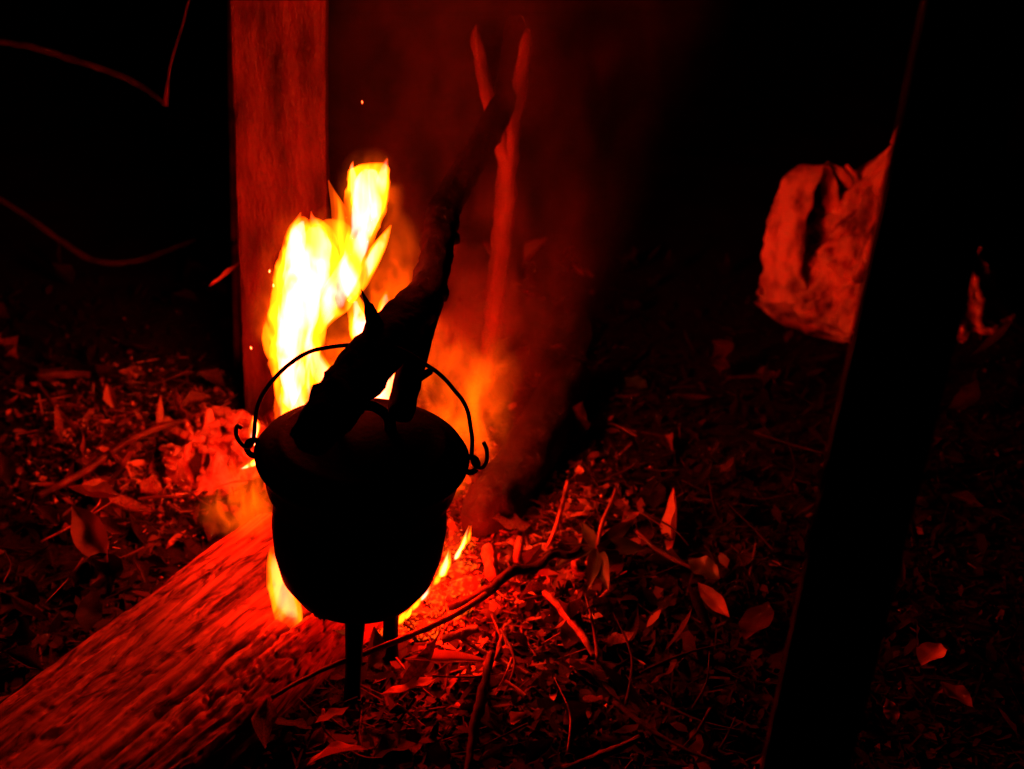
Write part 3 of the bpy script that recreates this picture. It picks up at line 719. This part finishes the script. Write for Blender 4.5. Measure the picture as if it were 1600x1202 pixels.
# small debris that nobody could count: crumbs, leaf scraps, bark chips
def build_litter():
    rnd = random.Random(4)
    V, F, T = [], [], []
    pal = [(.05, .028, .016), (.09, .052, .03), (.02, .013, .009), (.18, .11, .065), (.012, .008, .006), (.34, .24, .16)]
    wts = (3, 1.5, 9, .7, 12, .35)
    n = 0
    while n < 22000:
        px, py = rnd.uniform(-60, 1660), 430 + 800 * rnd.random() ** .8
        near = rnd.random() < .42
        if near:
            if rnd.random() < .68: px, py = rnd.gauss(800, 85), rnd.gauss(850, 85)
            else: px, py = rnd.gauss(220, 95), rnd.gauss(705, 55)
        p = P(px, py, z=0)
        if p.y > 4 or p.y < .85: continue
        d_ = Vector((p.x, p.y, 0)) - LA
        u_, s_ = d_.dot(LD), d_.dot(LN)
        if -.03 < u_ < 1.05 and abs(s_) < .12: continue
        n += 1
        c = rnd.choices(pal, (3, 4, 4, 4, 3, 3) if near else wts)[0]; j = rnd.uniform(.7, 1.2); j *= 1 if near else .30; c = tuple(q * j for q in c)  # tint paler in firelit patches, darkened elsewhere: light falloff painted in
        kind = rnd.random() * (1 if not near else 1.25)
        z = gh(p.x, p.y) + rnd.uniform(0, .012)
        a = rnd.uniform(0, 6.28); X = Vector((math.cos(a), math.sin(a), rnd.uniform(-.5, .5))).normalized()
        Y = X.cross(Vector((rnd.uniform(-.6, .6), rnd.uniform(-.6, .6), 1))).normalized(); Z = X.cross(Y)
        o = Vector((p.x, p.y, z)); i0 = len(V)
        if kind < .5:                                   # bent scrap of leaf
            L, W = rnd.uniform(.006, .022), rnd.uniform(.003, .009); h = rnd.uniform(-.5, .5) * L
            V += [o - X * L, o - X * .2 * L + Y * W + Z * h * .6, o - X * .1 * L - Y * W * .8 + Z * h * .6, o + X * .5 * L + Y * W * .7 + Z * h, o + X * .6 * L - Y * W * .6 + Z * h, o + X * L + Z * h * .4]
            F += [(i0, i0 + 2, i0 + 1), (i0 + 1, i0 + 2, i0 + 4, i0 + 3), (i0 + 3, i0 + 4, i0 + 5)]; T += [c] * 6
        elif kind < .75:                                # splinter
            L, W = rnd.uniform(.008, .035), rnd.uniform(.0006, .0016)
            V += [o - X * L + Y * W, o - X * L - Y * W, o - X * L + Z * W * 1.6, o + X * L + Y * W, o + X * L - Y * W, o + X * L + Z * W * 1.6]
            F += [(i0, i0 + 1, i0 + 4, i0 + 3), (i0 + 1, i0 + 2, i0 + 5, i0 + 4), (i0 + 2, i0, i0 + 3, i0 + 5), (i0, i0 + 2, i0 + 1), (i0 + 3, i0 + 4, i0 + 5)]; T += [c] * 6
        else:                                           # crumb
            s = rnd.uniform(.0015, .006)
            V += [o + Vector(q) * s * rnd.uniform(.6, 1.3) for q in ((1, 0, 0), (-1, 0, 0), (0, 1, 0), (0, -1, 0), (0, 0, 1), (0, 0, -1))]
            F += [(i0 + a_, i0 + b_, i0 + c_) for a_, b_, c_ in ((0, 2, 4), (2, 1, 4), (1, 3, 4), (3, 0, 4), (2, 0, 5), (1, 2, 5), (3, 1, 5), (0, 3, 5))]; T += [c] * 6
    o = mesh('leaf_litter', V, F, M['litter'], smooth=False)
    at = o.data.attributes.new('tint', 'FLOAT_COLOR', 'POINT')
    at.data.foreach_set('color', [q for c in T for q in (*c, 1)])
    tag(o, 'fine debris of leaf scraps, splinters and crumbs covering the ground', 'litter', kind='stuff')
build_litter()

# ------------------------------------------------------------------ smoke rising behind the pot
def build_smoke():
    rows = px_rows([(690, 790, 1.62, 200), (700, 700, 1.62, 330), (705, 560, 1.68, 500), (720, 400, 1.74, 620), (745, 200, 1.80, 700), (770, 0, 1.86, 760), (785, -120, 1.9, 780)])
    v, f = sweep(smooth_path(rows, 4), 24, .1, 4, flat=.62, wide=Vector((1, 0, 0)))
    m = bpy.data.materials.new('smoke'); m.use_nodes = True; t = m.node_tree; t.nodes.clear()
    out = t.nodes.new('ShaderNodeOutputMaterial'); pv = t.nodes.new('ShaderNodeVolumePrincipled')
    pv.inputs['Color'].default_value = (.8, .55, .4, 1); pv.inputs['Anisotropy'].default_value = .0
    tc = t.nodes.new('ShaderNodeTexCoord')
    sx = t.nodes.new('ShaderNodeSeparateXYZ'); t.links.new(tc.outputs['Object'], sx.inputs[0])
    def math_(op, a, b=None):
        n = t.nodes.new('ShaderNodeMath'); n.operation = op
        for i, q in enumerate((a, b)):
            if q is None: continue
            if isinstance(q, (int, float)): n.inputs[i].default_value = q
            else: t.links.new(q, n.inputs[i])
        return n.outputs[0]
    a0, a1 = rows[0], rows[-1]
    dz = a1[0].z - a0[0].z
    h = math_('DIVIDE', math_('SUBTRACT', sx.outputs[2], a0[0].z), dz)
    cx = math_('ADD', a0[0].x, math_('MULTIPLY', h, a1[0].x - a0[0].x))
    cyy = math_('ADD', a0[0].y, math_('MULTIPLY', h, a1[0].y - a0[0].y))
    rad = math_('ADD', .12, math_('MULTIPLY', h, .30))
    ex = math_('DIVIDE', math_('SUBTRACT', sx.outputs[0], cx), rad)
    ey = math_('DIVIDE', math_('SUBTRACT', sx.outputs[1], cyy), math_('MULTIPLY', rad, .6))
    rr = math_('SQRT', math_('ADD', math_('MULTIPLY', ex, ex), math_('MULTIPLY', ey, ey)))
    edge = t.nodes.new('ShaderNodeMapRange'); edge.interpolation_type = 'SMOOTHSTEP'
    for i, q in ((1, 1.0), (2, .1), (3, 0), (4, 1)): edge.inputs[i].default_value = q
    t.links.new(rr, edge.inputs[0])
    mp = t.nodes.new('ShaderNodeMapping'); mp.inputs['Scale'].default_value = (1, 1, .55); t.links.new(tc.outputs['Object'], mp.inputs[0])
    nz = t.nodes.new('ShaderNodeTexNoise'); nz.inputs['Scale'].default_value = 12; nz.inputs['Detail'].default_value = 5; nz.inputs['Distortion'].default_value = 1.5
    t.links.new(mp.outputs[0], nz.inputs['Vector'])
    mr = t.nodes.new('ShaderNodeMapRange'); mr.interpolation_type = 'SMOOTHSTEP'
    for i, q in ((1, .40), (2, .64), (3, .06), (4, 1.4)): mr.inputs[i].default_value = q
    t.links.new(nz.outputs['Fac'], mr.inputs[0])
    low = t.nodes.new('ShaderNodeMapRange')                       # denser close to the fire
    for i, q in ((1, 0), (2, .6), (3, 2.6), (4, .40)): low.inputs[i].default_value = q
    t.links.new(h, low.inputs[0])
    t.links.new(math_('MULTIPLY', math_('MULTIPLY', edge.outputs[0], mr.outputs[0]), low.outputs[0]), pv.inputs['Density'])
    t.links.new(pv.outputs[0], out.inputs['Volume'])
    tag(mesh('smoke', v, f, m), 'thin reddish smoke drifting up behind the pot', 'smoke', kind='stuff')
build_smoke()
